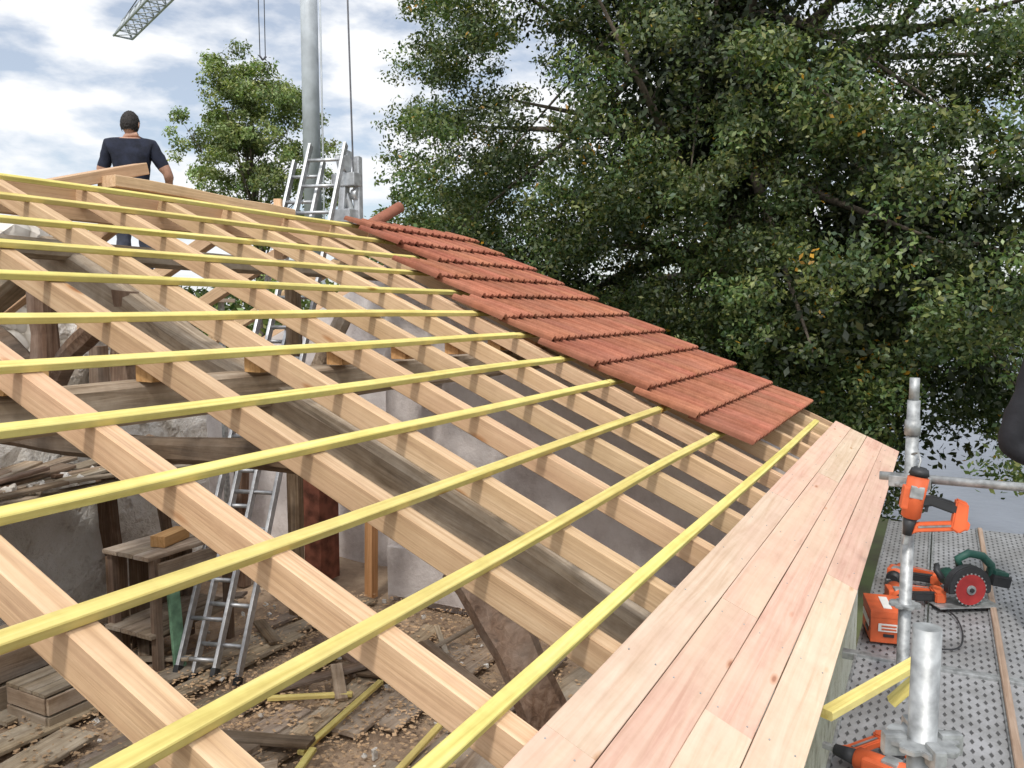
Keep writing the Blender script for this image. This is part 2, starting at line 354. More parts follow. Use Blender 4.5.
beam('old_purlin',(-1.2,4.15,zt-.08),(6.78,4.18,zt-.1),.12,.11,M_old,house,segs=30,wob=.016,cham=.02)
beam('mid_beam',(-1.0,3.80,-.50),(5.98,3.84,-.52),.16,.16,M_oldd,house,segs=26,wob=.02,cham=.02)
beam('wall_plate',(-1.2,.62,roof(.62)-.22),(5.98,.62,roof(.62)-.22),.16,.14,M_oldd,house,segs=10,wob=.01,cham=.01)
def rz(y,dd): return roof(y)-dd
x=2.9
beam('principal_rafter',(x,.75,rz(.75,.40)),(x+.02,4.4,rz(4.4,.42)),.19,.20,M_old,house,segs=26,wob=.03,cham=.03)
beam('far_principal_rafter',(x,8.1,rz(.75,.40)),(x+.02,4.45,rz(4.4,.42)),.18,.18,M_old,house,segs=20,wob=.03,cham=.03)
beam('king_post',(x,4.45,-.62),(x,4.45,.35),.13,.13,M_oldd,house,up=(0,1,0),segs=8,wob=.015,cham=.03)
beam('truss_post',(x,3.80,-.42),(x,3.74,.10),.12,.12,M_oldd,house,up=(0,1,0),segs=8,wob=.015,cham=.03)
beam('collar_beam',(x,2.5,-.70),(x,6.34,-.72),.13,.14,M_oldd,house,segs=20,wob=.02,cham=.03)
def curved(name,pts,r,mat,par):
    b=MB(); P=[Vector(p) for p in pts]; out=[];n=14
    for i in range(n+1):
        t=i/n; a=P[0]*(1-t)**2+P[1]*2*t*(1-t)+P[2]*t*t; out.append(a+Vector((noise.noise(a*5)*.015,noise.noise(a*5+Vector((3,3,3)))*.02,0)))
    b.tube(out,[r*(1+.15*noise.noise(Vector((i*.5,r*10,1)))) for i in range(n+1)],0,8)
    o=b.done(name,[mat],par)
    for p in o.data.polygons: p.use_smooth=False
curved('curved_brace_1',[(2.9,1.75,-1.05),(2.9,1.25,-1.5),(2.9,1.12,-2.6)],.10,M_oldd,house)
curved('curved_brace_2',[(2.9,4.40,-.45),(2.9,4.15,-.1),(2.9,3.75,.0)],.06,M_oldd,house)
curved('curved_brace_3',[(2.9,4.50,-.45),(2.9,4.8,-.1),(2.9,5.35,-.05)],.07,M_oldd,house)
curved('curved_brace_4',[(5.2,4.7,-.9),(5.2,4.5,-.5),(5.25,4.2,-.02)],.07,M_old,house)
beam('far_post',(5.2,4.72,FLOOR),(5.2,4.72,.2),.12,.12,M_oldd,house,up=(0,1,0),segs=8,wob=.015,cham=.03)
def wallbox(name,x0,x1,y0,y1,ztop,mat,zb=GROUND,rough_top=.0,rough=.0):
    nx=max(1,int((x1-x0)/.2)); ny=max(1,int((y1-y0)/.2)); nz=max(1,int(4.5/.2)) if rough else 1
    b=bmesh.new()
    def top(x,y): 
        z=ztop(x,y) if callable(ztop) else ztop
        return z+rough_top*noise.noise(Vector((x*2.3,y*2.3,1)))+(rough_top*.4*noise.noise(Vector((x*7,y*7,1))))
    per=[(i,0) for i in range(nx)]+[(nx,j) for j in range(ny)]+[(i,ny) for i in range(nx,0,-1)]+[(0,j) for j in range(ny,0,-1)]
    P=lambda i,j:(x0+(x1-x0)*i/nx,y0+(y1-y0)*j/ny)
    rows=[]
    for k in range(nz+1):
        r=[]
        for (i,j) in per:
            x,y=P(i,j); zt_=top(x,y); z=zb+(zt_-zb)*k/nz
            q=Vector((x,y,z)); 
            if rough: q+=Vector((noise.noise(q*3.1),noise.noise(q*3.1+Vector((9,9,9))),0))*rough
            r.append(b.verts.new(q))
        rows.append(r)
    n=len(per)
    for k in range(nz):
        for i in range(n): b.faces.new((rows[k][i],rows[k][(i+1)%n],rows[k+1][(i+1)%n],rows[k+1][i]))
    idx={per[i]:rows[nz][i] for i in range(n)}
    g=[[idx.get((i,j)) or b.verts.new((*P(i,j),top(*P(i,j)))) for j in range(ny+1)] for i in range(nx+1)]
    for i in range(nx):
        for j in range(ny): b.faces.new((g[i][j],g[i+1][j],g[i+1][j+1],g[i][j+1]))
    bmesh.ops.recalc_face_normals(b,faces=b.faces)
    me=bpy.data.meshes.new(name); b.to_mesh(me); b.free()
    return link(name,me,mat,house)
wallbox('eave_wall',-1.5,7.2,.52,.92,lambda x,y: roof(.55)-.30,M_stone)
def gabtop(x,y): 
    return (roof(y) if y<4.47 else roof(4.47)-(y-4.47)*T)-.15
wallbox('gable_wall',6.80,7.18,.92,8.6,gabtop,M_gable)
wallbox('partition_wall',6.0,6.3,.93,4.38,lambda x,y: gabtop(x,y)-.03,M_gable)
beam('wall_ledge',(5.93,.95,-2.30),(5.93,4.30,-2.32),.10,.45,M_gable,house,segs=6,wob=.006)
wallbox('rear_wall',-1.5,6.8,8.2,8.6,-1.3,M_stone)
wallbox('inner_stone_wall',-1.5,5.75,6.35,6.8,lambda x,y:.66 if x<4.6 else .35-(x-4.6)*.5,M_stone,rough_top=.25,rough=.06)
wallbox('near_gable_wall',-1.5,-1.1,.92,8.2,gabtop,M_gable)
b=bmesh.new(); bmesh.ops.create_grid(b,x_segments=60,y_segments=60,size=1)
for v in b.verts:
    v.co.x=-1.1+(v.co.x+1)*3.95; v.co.y=.92+(v.co.y+1)*3.64
    v.co.z=FLOOR-.03+.04*noise.noise(Vector((v.co.x*1.5,v.co.y*1.5,0)))
me=bpy.data.meshes.new('attic_floor'); b.to_mesh(me); b.free(); link('attic_floor',me,M_dirt,house,smooth=True)
for i in range(44):
    x=R.uniform(1.0,4.0); y=1.2+(i%34)*.15+R.uniform(-.05,.05); l=R.uniform(1.2,2.2); a=R.gauss(0,.06)
    beam('floor_plank',(x,y,FLOOR+.02+R.uniform(0,.04)),(min(5.8,x+l*math.cos(a)),y+l*math.sin(a),FLOOR+.02+R.uniform(0,.04)),R.uniform(.15,.27),.028,M_plank,house,segs=4,wob=.006)
for i in range(24):
    x=R.uniform(2.2,5.0); y=R.uniform(1.6,5.8); l=R.uniform(.3,1.1); a=R.uniform(-1.6,1.6)
    beam('floor_debris_board',(x,y,FLOOR+.08),(min(5.8,x+l*math.cos(a)),y+l*math.sin(a),FLOOR+.10+R.uniform(0,.08)),R.uniform(.04,.14),.025,R.choice([M_plank,M_oldd,M_old]),house)
beam('red_brown_post',(6.12,5.25,FLOOR),(6.12,5.25,-.6),.28,.2,M_red,house,up=(0,1,0))
beam('old_post',(4.55,6.2,FLOOR),(4.5,6.2,-.3),.11,.11,M_oldd,house,up=(0,1,0),segs=6,wob=.02)
beam('old_post',(3.2,6.15,FLOOR),(3.15,6.15,-.5),.11,.11,M_oldd,house,up=(0,1,0),segs=6,wob=.02)
beam('old_post',(2.55,5.3,FLOOR),(2.5,5.3,-.8),.13,.13,M_oldd,house,up=(0,1,0),segs=6,wob=.02)
beam('leaning_strut',(5.0,5.9,FLOOR),(4.4,5.5,-1.0),.07,.07,M_oldd,house,up=(0,1,0),segs=6,wob=.02)
beam('leaning_strut',(3.55,5.6,FLOOR),(3.3,5.95,-1.45),.06,.05,M_oldd,house,up=(0,1,0),segs=6,wob=.02)
beam('new_short_post',(5.9,4.5,FLOOR),(5.92,4.5,-1.9),.1,.08,M_block,house,up=(0,1,0))
beam('ledge_beam',(2.6,5.75,-1.42),(5.7,5.8,-1.40),.12,.12,M_old,house,segs=10,wob=.02,cham=.02)
for x in (2.8,5.6): beam('ledge_leg',(x,5.78,FLOOR),(x,5.78,-1.48),.1,.1,M_oldd,house,up=(0,1,0),segs=5,wob=.015)
for i in range(20):
    x=R.uniform(2.6,4.6); y=R.uniform(5.65,6.2); l=R.uniform(.5,1.5); a=R.gauss(0,.2)
    beam('ledge_board',(x,y,-1.33+R.uniform(0,.08)),(x+l*math.cos(a),min(6.28,y+l*math.sin(a)),-1.31+R.uniform(0,.14)),R.uniform(.06,.18),.025,R.choice([M_oldd,M_old,M_plank]),house,segs=3,wob=.008)
rub=MB()
for i in range(170):
    x=R.uniform(2.5,5.5); y=R.uniform(5.7,6.3); s=R.uniform(.02,.07)
    rub.box((s*R.uniform(.7,1.8),s,s*R.uniform(.4,.9)),(x,y,-1.29+R.uniform(0,.03)),(R.random()*3,R.random()*3,R.random()*3),0,.006,1)
for i in range(260):
    x=R.uniform(1.8,5.9); y=R.uniform(1.2,6.2); s=R.uniform(.012,.04)
    rub.box((s*R.uniform(.7,1.8),s,s*R.uniform(.4,.9)),(x,y,FLOOR+.03),(R.random()*3,R.random()*3,R.random()*3),0,.004,1)
rub.done('rubble',[M_stone],house)
# ================================================================= interior things
ch=MB()
for i in range(9000):
    cx,cy=R.choice([(3.4,3.6),(4.2,2.8),(4.6,4.4),(3.2,4.6),(5.0,3.5)])
    x=cx+R.gauss(0,.8); y=cy+R.gauss(0,.7)
    if y<1 or y>6.3 or x>5.85: continue
    l=R.uniform(.004,.018); w=l*R.uniform(.3,.8); a=R.uniform(0,6.3); z=FLOOR+.02+R.uniform(0,.06)
    ca,sa=math.cos(a),math.sin(a)
    v=[ch.bm.verts.new((x+ca*u-sa*q,y+sa*u+ca*q,z+R.uniform(0,.01))) for u,q in ((-l,-w),(l,-w),(l,w),(-l,w))]
    ch.bm.faces.new(v)
M_chip=plain('wood_shavings',(.50,.34,.20),.9,0,3,.35)
ch.done('wood_shavings',[M_chip])
for (a,b2) in (((3.85,3.78,FLOOR+.09),(4.15,3.33,FLOOR+.09)),((3.45,3.15,FLOOR+.08),(4.35,3.25,FLOOR+.11)),((3.5,2.55,FLOOR+.07),(4.3,2.62,FLOOR+.10)),((2.9,2.9,FLOOR+.07),(3.5,3.1,FLOOR+.09))):
    beam('batten_offcut',a,b2,.042,.027,M_batt)
beam('green_board',(3.95,4.70,FLOOR),(4.0,4.82,FLOOR+.75),.1,.025,M_green,None,up=(0,-1,0))
cb=empty('old_cupboard',(4.2,5.05,FLOOR)); 
for (dx,dy) in ((-.33,-.22),(.33,-.22),(-.33,.22),(.33,.22)):
    beam('leg',(4.2+dx,5.05+dy,FLOOR),(4.2+dx,5.05+dy,FLOOR+.86),.06,.06,M_oldd,cb,up=(0,1,0))
for i,z in enumerate((.3,.86)):
    for j in range(3): beam('shelf_board_%d_%d'%(i,j),(3.80,4.88+j*.165,FLOOR+z+.015),(4.60,4.88+j*.165,FLOOR+z+.015),.155,.03,M_old,cb,segs=3,wob=.003)
for j in range(4): beam('back_board_%d'%j,(3.92+j*.19,5.30,FLOOR+.05),(3.92+j*.19,5.30,FLOOR+.82),.17,.02,M_oldd,cb,up=(0,1,0))
beam('front_rail',(3.87,4.795,FLOOR+.78),(4.53,4.795,FLOOR+.78),.03,.1,M_plank,cb)
beam('wood_block',(4.0,4.95,FLOOR+.935),(4.28,5.02,FLOOR+.935),.12,.08,M_block)
def crate(loc,sx,sy,sz):
    e=empty('wooden_crate',loc); x,y,z=loc
    for i in range(2):
        zz=z+sz*(.25+.5*i)
        beam('side_board',(x-sx/2,y-sy/2,zz),(x+sx/2,y-sy/2,zz),.022,sz*.44,M_plank,e); beam('side_board',(x-sx/2,y+sy/2,zz),(x+sx/2,y+sy/2,zz),.022,sz*.44,M_plank,e)
        beam('end_board',(x-sx/2,y-sy/2+.014,zz),(x-sx/2,y+sy/2-.014,zz),.02,sz*.44,M_plank,e); beam('end_board',(x+sx/2,y-sy/2+.014,zz),(x+sx/2,y+sy/2-.014,zz),.02,sz*.44,M_plank,e)
    for i in range(3): beam('top_board',(x-sx/2-.01,y-sy/2+sy*(i+.5)/3,z+sz+.012),(x+sx/2+.01,y-sy/2+sy*(i+.5)/3,z+sz+.012),sy/3-.012,.022,M_old,e)
    beam('bottom_board',(x-sx/2,y,z+.02),(x+sx/2,y,z+.02),sy-.03,.02,M_plank,e)
crate((3.25,4.95,FLOOR),.5,.4,.24); crate((3.12,5.45,FLOOR),.55,.4,.42)

def ladder(name,a,b2,width,rail=(.025,.065),step=.28,mat=M_alu,start=.25):
    a=Vector(a);b2=Vector(b2); d=(b2-a); L=d.length; d.normalize()
    wv=Vector((0,0,1)).cross(d).normalized(); nv=d.cross(wv).normalized()
    m=MB()
    mw=Matrix(((d.x,wv.x,nv.x,a.x),(d.y,wv.y,nv.y,a.y),(d.z,wv.z,nv.z,a.z),(0,0,0,1)))
    for s in (-1,1):
        m.box((L,rail[0],rail[1]),(L/2,s*width/2,0),mat=0,bev=.004)
        m.box((.06,rail[0]+.012,rail[1]+.012),(.02,s*width/2,0),mat=1,bev=.004)
    q=start
    while q<L-.1:
        m.cyl((q,-width/2,0),(q,width/2,0),.016,mat=0,seg=10); q+=step
    return m.done(name,[mat,M_black],None,mw)
ladder('ladder',(4.0,4.42,FLOOR),(6.05,5.02,1.50),.34)
ladder('ladder',(3.95,4.55,FLOOR+.05),(6.02,5.22,1.36),.28,start=.1)
m=MB()
m.box((.07,.07,1.0),(6.10,4.90,.95),(0.02,.12,0),0,.01); m.box((.06,.06,.8),(6.17,4.78,1.0),(-.08,.1,0),0,.01)
m.box((.12,.26,.12),(6.13,4.88,1.18),mat=0,bev=.01); m.box((.12,.24,.12),(6.07,4.88,.85),mat=0,bev=.01)
m.cyl((6.07,4.82,1.32),(6.07,4.88,1.32),.07,mat=0,seg=18); m.cyl((6.15,4.76,1.05),(6.15,4.82,1.05),.05,mat=0,seg=18)
m.tube([(6.1,4.95,1.4),(6.14,4.9,1.1),(6.1,4.75,.7)],.03,0,8)
m.done('ladder_hoist_bracket',[M_alu])

# ================================================================= TILES
def tiles():
    tw=.2235; g=.2585*D
    V=[];F=[];C=[]
    prof=[(0,.0),(.03,.016),(.10,.020),(.17,.016),(.21,.002),(.30,.0),(.36,.009),(.42,.0),(.52,.002),(.56,.012),(.61,.014),(.66,.012),(.71,.002),(.80,0),(.85,.008),(.90,0),(1.0,.0)]
    rng=np.random.default_rng(3)
    def addtile(x0,y0,row):
        n=len(prof); base=len(V)
        br=float(rng.uniform(.82,1.15)); col=(.285*br,.108*br*float(rng.uniform(.94,1.1)),.068*br,1)
        jl=float(rng.normal(0,.002)); jx=float(rng.normal(0,.0012))
        Lg=g/CS+(.06 if row<10 else -.07)
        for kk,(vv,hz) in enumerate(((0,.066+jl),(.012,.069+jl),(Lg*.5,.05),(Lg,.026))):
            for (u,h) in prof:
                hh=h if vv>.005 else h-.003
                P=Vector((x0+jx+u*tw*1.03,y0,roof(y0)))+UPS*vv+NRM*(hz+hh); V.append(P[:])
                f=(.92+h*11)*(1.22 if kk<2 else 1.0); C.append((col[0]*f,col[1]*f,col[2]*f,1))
        for (vv,hz) in ((0.004,.040+jl),(Lg,.010)):
            for (u,h) in prof:
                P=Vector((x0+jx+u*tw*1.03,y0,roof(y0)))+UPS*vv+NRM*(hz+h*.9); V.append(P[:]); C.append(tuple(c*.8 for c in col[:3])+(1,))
        for r in range(3):
            for i in range(n-1):
                a=base+r*n+i; F.append((a,a+1,a+n+1,a+n))
        for i in range(n-1):
            a=base+i; b_=base+4*n+i; F.append((b_,b_+1,a+1,a))
            a=base+3*n+i; b_=base+5*n+i; F.append((a,a+1,b_+1,b_))
        for e,s in ((0,1),(n-1,-1)):
            q=[base+4*n+e,base+0*n+e,base+1*n+e,base+2*n+e,base+3*n+e,base+5*n+e]; F.append(tuple(q) if s<0 else tuple(q[::-1]))
    for r in range(11):
        y0=.765*D+r*g
        xs=3.90*D if r<6 else (4.08*D if r<8 else 4.40*D)
        nT=round((XF+.03-xs)/tw)
        xs=XF+.03-nT*tw
        off=(r%2)*tw*.3
        for i in range(nT):
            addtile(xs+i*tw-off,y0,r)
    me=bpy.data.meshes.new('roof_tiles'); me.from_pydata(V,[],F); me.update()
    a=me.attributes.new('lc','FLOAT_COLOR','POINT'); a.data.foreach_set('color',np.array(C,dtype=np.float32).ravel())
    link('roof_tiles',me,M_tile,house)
    m=MB() 
    m.tube([(5.95,yr+.35,roof(yr)-.16),(6.3,yr+.3,roof(yr)+.03),(6.7,yr+.22,roof(yr)+.24)],[.05,.05,.055],0,10)
    o=m.done('rake_tile_piece',[M_tile],house)
    a=o.data.attributes.new('lc','FLOAT_COLOR','POINT'); a.data.foreach_set('color',np.tile([.30,.12,.08,1],len(o.data.vertices)).astype(np.float32))
tiles()

# ================================================================= SCAFFOLD
sc=empty('scaffold',(3,-.5,DECK))
dk=MB()
yw=.30
for i in range(6):
    yc=.30-yw*(i+.5)
    for j,(a,b2) in enumerate(((-1.2,1.3),(1.31,4.05),(4.06,6.85))):
        dk.box((b2-a,yw-.016,.03),((a+b2)/2,yc,DECK-.02),mat=0,bev=.004)
        for s in (-1,1): dk.box((b2-a,.012,.05),((a+b2)/2,yc+s*(yw/2-.010),DECK-.018),mat=1,bev=.003)
for x in (1.305,4.055): dk.box((.05,1.9,.035),(x,-.6,DECK-.008),mat=1,bev=.004)
dk.done('deck',[M_deck,M_galv],sc)
M_rustwood=wood('plank_wood_weathered',(.18,.12,.08),(.3,.22,.16),(.4,.31,.24),knots=False)
beam('toe_plank',(-1.1,-.30,DECK+.012),(6.8,-.31,DECK+.012),.030,.02,M_rustwood,sc,segs=4)
def rosette(m,x,y,z,r=.062):
    n=32; pts=[]
    for i in range(n):
        a=2*math.pi*i/n; rr=r*(1.0 if i%4!=0 else .82); pts.append((rr*math.cos(a),rr*math.sin(a)))
    m.poly(pts,.010,Matrix.Translation((x,y,z))@Matrix.Rotation(math.pi/2,4,'X'),0,.0015)
def standard(x,y,z0,z1,ros,r=.0242):
    m.cyl((x,y,z0),(x,y,z1),r,mat=0,seg=24)
    for z in ros: rosette(m,x,y,z)
m=MB()
standard(1.60,.00,GROUND,-.56,[-.77,-1.27,-1.75,-2.4])
standard(3.66,.085,GROUND,-.36,[-.70,-1.2,-1.7])
m.cyl((3.66,.085,-.37),(3.66,.085,-.27),.019,mat=0,seg=16)
m.cyl((3.66,.085,-.50),(3.66,.085,-.44),.030,mat=0,seg=16)
standard(6.75,-.0,GROUND,-1.62,[-1.75]); standard(6.75,-1.45,GROUND,-.4,[-.7])
standard(3.66,-1.45,GROUND,-.3,[-.7,-1.2]); standard(1.60,-1.45,GROUND,-.3,[-.7,-1.2])
m.cyl((3.66,.20,-.675),(3.66,-1.40,-.675),.0175,mat=0,seg=14)
m.box((.05,.07,.045),(3.66,.045,-.69),mat=0); m.box((.05,.07,.045),(3.66,.13,-.69),mat=0)
for x in (1.6,3.66): m.cyl((x,.05,DECK-.12),(x,-1.4,DECK-.12),.022,mat=0,seg=12)
for z in (-.7,-1.15): m.cyl((-1,-1.45,z),(6.75,-1.45,z),.02,mat=0,seg=12)
m.done('tubes',[M_galv],sc)
m=MB()
for a in (0.4,2.0,3.6,5.2):
    c,s=math.cos(a),math.sin(a)
    m.box((.040,.022,.040),(1.60+.050*c,.050*s,-.775),(0,0,a),0,.006)
m.done('wedge_heads',[M_galv],sc)
beam('yellow_batten_bracket',(2.55,.26,-1.21),(3.05,.02,-1.19),.045,.03,M_batt,None,segs=2)
beam('yellow_batten_bracket',(3.04,.0,-1.22),(3.02,.10,-1.34),.045,.03,M_batt,None)

# ---------------- tools
def nailer(name,mw):
    m=MB()
    I=Matrix.Identity(4)
    m.cyl((0,0,-.02),(0,0,.15),.036,.040,0,20,.006)
    m.cyl((0,0,.15),(0,0,.185),.040,.030,1,20,.006)
    m.cyl((0,0,-.09),(0,0,-.02),.017,.026,1,14)
    m.box((.018,.018,.05),(0,0,-.105),mat=2,bev=.003)
    m.poly([(.02,.07),(.06,.085),(.14,.075),(.165,.06),(.165,.03),(.14,.03),(.06,.045),(.02,.03)],.034,I,1,.006)
    m.poly([(.145,.09),(.19,.08),(.20,-.02),(.175,-.045),(.145,-.03)],.045,I,0,.006)
    m.poly([(.012,-.085),(.035,-.07),(.21,-.025),(.21,.005),(.19,.01),(.02,-.035)],.024,I,0,.004)
    m.poly([(.03,-.055),(.17,-.018),(.17,-.008),(.03,-.043)],.028,I,2,.002)
    m.box((.012,.012,.03),(.05,0,.03),mat=1,bev=.003)
    m.box((.05,.078,.05),(0,0,.09),mat=2,bev=.006)
    m.box((.03,.06,.09),(-.032,0,.06),mat=0,bev=.008)
    return m.done(name,[M_orange,M_black,M_galv],None,mw)
nailer('nail_gun',Matrix.Translation((3.58,.075,-.80))@Euler((0,0,math.radians(-80))).to_matrix().to_4x4()@Euler((0,math.radians(8),0)).to_matrix().to_4x4()@Matrix.Scale(1.0,4))
m=MB(); m.tube([(3.64,.085,-.575),(3.63,.06,-.565),(3.59,.05,-.59),(3.58,.07,-.67)],.005,0,8); m.done('tool_hook',[M_galv])
nailer('nail_gun',Matrix.Translation((4.95,.17,DECK+.05))@Euler((math.radians(90),0,math.radians(-75))).to_matrix().to_4x4()@Matrix.Scale(1.25,4))
nailer('nail_gun',Matrix.Translation((2.98,.18,DECK+.05))@Euler((math.radians(90),0,math.radians(-20))).to_matrix().to_4x4()@Matrix.Scale(1.1,4))
nailer('nail_gun',Matrix.Translation((5.35,.15,DECK+.05))@Euler((math.radians(90),0,math.radians(-100))).to_matrix().to_4x4()@Matrix.Scale(1.2,4))
def carton(loc,rz_,k=1):
    m=MB(); m.box((.27,.17,.15),(0,0,.075),mat=0,bev=.003)
    m.box((.275,.175,.035),(0,0,.145),mat=0,bev=.003)
    for s in (-1,1):
        m.box((.20,.003,.035),(0,s*.089,.085),mat=1,bev=0); m.box((.08,.003,.02),(-.04,s*.0895,.045),mat=2,bev=0)
        m.box((.003,.10,.04),(s*.1385,0,.08),mat=1,bev=0)
        m.box((.003,.05,.015),(s*.1392,0,.04),mat=2,bev=0)
        m.box((.004,.07,.008),(s*.1400,0,.088),mat=0,bev=0)
        m.box((.004,.07,.008),(s*.1400,0,.072),mat=0,bev=0)
    m.box((.18,.04,.002),(0,0,.1645),mat=1,bev=0)
    m.done('nail_carton',[M_orange,M_white,M_black],None,Matrix.Translation(loc)@Matrix.Rotation(rz_,4,'Z')@Matrix.Scale(k,4))
carton((4.36,.19,DECK+.008),math.radians(12),.95)
def saw(mw):
    m=MB(); I=Matrix.Identity(4)
    m.box((.30,.14,.006),(0,.0,.012),mat=3,bev=.002)
    pts=[(.105*math.cos(a),.105*math.sin(a)+.10) for a in lins(-.25,math.pi+.25,22)]
    m.poly(pts,.045,Matrix.Translation((0,-.035,0)),1,.005)
    m.cyl((0,-.062,.095),(0,-.058,.095),.072,mat=2,seg=36)
    m.cyl((0,-.068,.095),(0,-.062,.095),.022,mat=3,seg=20)
    m.cyl((0,-.0745,.095),(0,-.066,.095),.011,mat=1,seg=6)
    for k in range(24):
        a=2*math.pi*k/24; m.box((.010,.003,.007),(.073*math.cos(a),-.060,.095+.073*math.sin(a)),(0,-a,0),3,0)
    m.cyl((0,-.01,.10),(0,.14,.10),.046,.042,0,20,.008)
    m.cyl((0,.14,.10),(0,.165,.10),.038,.03,1,18,.004)
    m.tube([(-.02,0,.19),(-.03,0,.225),(.02,0,.25),(.09,0,.235),(.135,0,.19),(.145,0,.13),(.12,0,.10)],[.018,.018,.019,.019,.019,.018,.016],0,12)
    m.box((.09,.075,.055),(.17,0,.12),(0,.2,0),1,.01)
    m.box((.07,.07,.02),(.17,0,.155),(0,.2,0),0,.006)
    m.tube([(-.10,0,.13),(-.12,.02,.165),(-.10,.05,.18)],.014,1,10)
    return m.done('circular_saw',[M_tealp,M_black,M_redp,M_galv],None,mw)
saw(Matrix.Translation((4.98,-.16,DECK+.008))@Matrix.Rotation(math.radians(-58),4,'Z')@Matrix.Scale(1.15,4))
m=MB(); pts=[]
for i in range(60):
    t=i/59; pts.append((4.9-1.1*t+.08*math.sin(t*11),-.02-.12*math.sin(t*5)-.05*t,DECK+.012))
m.tube(pts,.004,0,6); m.done('power_cable',[M_black])

# ================================================================= PEOPLE
def skinmesh(verts,edges,rads,root=0,sub=2):
    me=bpy.data.meshes.new('sk'); me.from_pydata([tuple(v) for v in verts],edges,[]); ob=bpy.data.objects.new('sk',me); COL.objects.link(ob)
    md=ob.modifiers.new('s','SKIN'); md.use_smooth_shade=True
    for i,r in enumerate(rads):
        sv=me.skin_vertices[0].data[i]; sv.radius=(r,r) if not isinstance(r,tuple) else r; sv.use_root=(i==root)
    sb=ob.modifiers.new('u','SUBSURF'); sb.levels=sub; sb.render_levels=sub
    dg=bpy.context.evaluated_depsgraph_get(); out=bpy.data.meshes.new_from_object(ob.evaluated_get(dg))
    bpy.data.objects.remove(ob); return out
def person(name,loc,yaw,el,wr,er,wrr,shirt,trousers,long_sleeve=False,head_rot=(0,0,0)):
    e=empty(name,loc)
    MW=Matrix.Translation(loc)@Matrix.Rotation(yaw,4,'Z')
    mid=lambda a,b:tuple((Vector(a)+Vector(b))/2)
    SL=(-.185,-.01,1.425); SR=(.185,-.01,1.425)
    J={'pel':((0,0,.95),(.165,.125)),'bel':((0,.0,1.09),(.16,.125)),'che':((0,-.01,1.25),(.185,.135)),'uch':((0,-.01,1.40),(.165,.115)),'nk':((0,-.005,1.49),.070),'hd':((0,.01,1.56),.062),
       'sl':(SL,.082),'bl':(mid(SL,el),.068),'el':(el,.046),'wl':(wr,.030),
       'sr':(SR,.082),'br':(mid(SR,er),.068),'er':(er,.046),'wr':(wrr,.030),
       'hl':((-.09,0,.86),.10),'kl':((-.10,.02,.5),.065),'al':((-.105,-.02,.10),.048),'tl':((-.12,.15,.04),.042),
       'hr':((.09,0,.86),.10),'kr':((.10,.03,.5),.065),'ar':((.105,-.0,.10),.048),'tr':((.12,.17,.04),.042)}
    if long_sleeve:
        for kk,a in (('bl',.072),('el',.064),('wl',.045),('br',.072),('er',.064),('wr',.045),('sl',.09),('sr',.09)): J[kk]=(J[kk][0],a)
    keys=list(J); ix={k:i for i,k in enumerate(keys)}
    E=[('pel','bel'),('bel','che'),('che','uch'),('uch','nk'),('nk','hd'),('uch','sl'),('sl','bl'),('bl','el'),('el','wl'),('uch','sr'),('sr','br'),('br','er'),('er','wr'),('pel','hl'),('hl','kl'),('kl','al'),('al','tl'),('pel','hr'),('hr','kr'),('kr','ar'),('ar','tr')]
    me=skinmesh([J[k][0] for k in keys],[(ix[a],ix[b]) for a,b in E],[J[k][1] for k in keys],0,2)
    for v in me.vertices:
        if .2<v.co.z<1.42:
            n_=noise.noise(Vector((v.co.x*9,v.co.y*9,v.co.z*14+loc[0])))+.5*noise.noise(Vector((v.co.x*22,v.co.y*22,v.co.z*30+loc[0])))
            v.co+=v.normal*n_*.010
    o=link('body',me,[shirt,M_skin,trousers,M_black],e,MW,True)
    def dseg(p,a,b):
        a=Vector(a);b=Vector(b); t=max(0,min(1,(p-a).dot(b-a)/(b-a).length_squared)); return (p-(a+(b-a)*t)).length,t
    for f in me.polygons:
        p=f.center; best=None
        for a,b in E:
            d,t=dseg(p,J[a][0],J[b][0])
            if best is None or d<best[0]: best=(d,t,a,b)
        _,t,a,b=best; mi=0
        if b in('wl','wr') and not long_sleeve: mi=1
        elif b in('el','er') and not long_sleeve and t>.4: mi=1
        elif (b=='hd') or (b=='nk' and t>.9): mi=1
        elif b in('kl','kr','al','ar','hl','hr') or (p.z<.97 and a=='pel'): mi=2
        elif b in('tl','tr'): mi=3
        if p.z<.11: mi=3
        f.material_index=mi
    for (w,el_) in ((wr,el),(wrr,er)):
        d=(Vector(w)-Vector(el_)).normalized(); side=d.cross(Vector((0,1,0.3))).normalized(); nrm=side.cross(d).normalized(); w=Vector(w)
        V=[w-d*.01,w+d*.04,w+d*.085]; Ed=[(0,1),(1,2)]; Rr=[(.024,.028),(.036,.018),(.036,.016)]
        me=skinmesh(V,Ed,Rr,0,2); link('palm',me,M_skin,e,MW,True)
        for k in range(4):
            o_=side*(k-1.5)*.019; l=(.062,.072,.068,.052)[k]
            p0=w+d*.075+o_; p1=p0+d*l*.45+nrm*.006; p2=p1+d*l*.35+nrm*.016; p3=p2+d*l*.2+nrm*.02
            link('finger',skinmesh([p0,p1,p2,p3],[(0,1),(1,2),(2,3)],[.0095,.009,.008,.007],0,1),M_skin,e,MW,True)
        p0=w+d*.025-side*.028; p1=p0+d*.03-side*.02+nrm*.012; p2=p1+d*.028+nrm*.008
        link('thumb',skinmesh([p0,p1,p2],[(0,1),(1,2)],[.012,.010,.008],0,1),M_skin,e,MW,True)
    HM=MW@Matrix.Translation((0,.012,1.63))@Euler(head_rot).to_matrix().to_4x4()
    m=MB(); bm2=bmesh.new(); bmesh.ops.create_icosphere(bm2,subdivisions=4,radius=1)
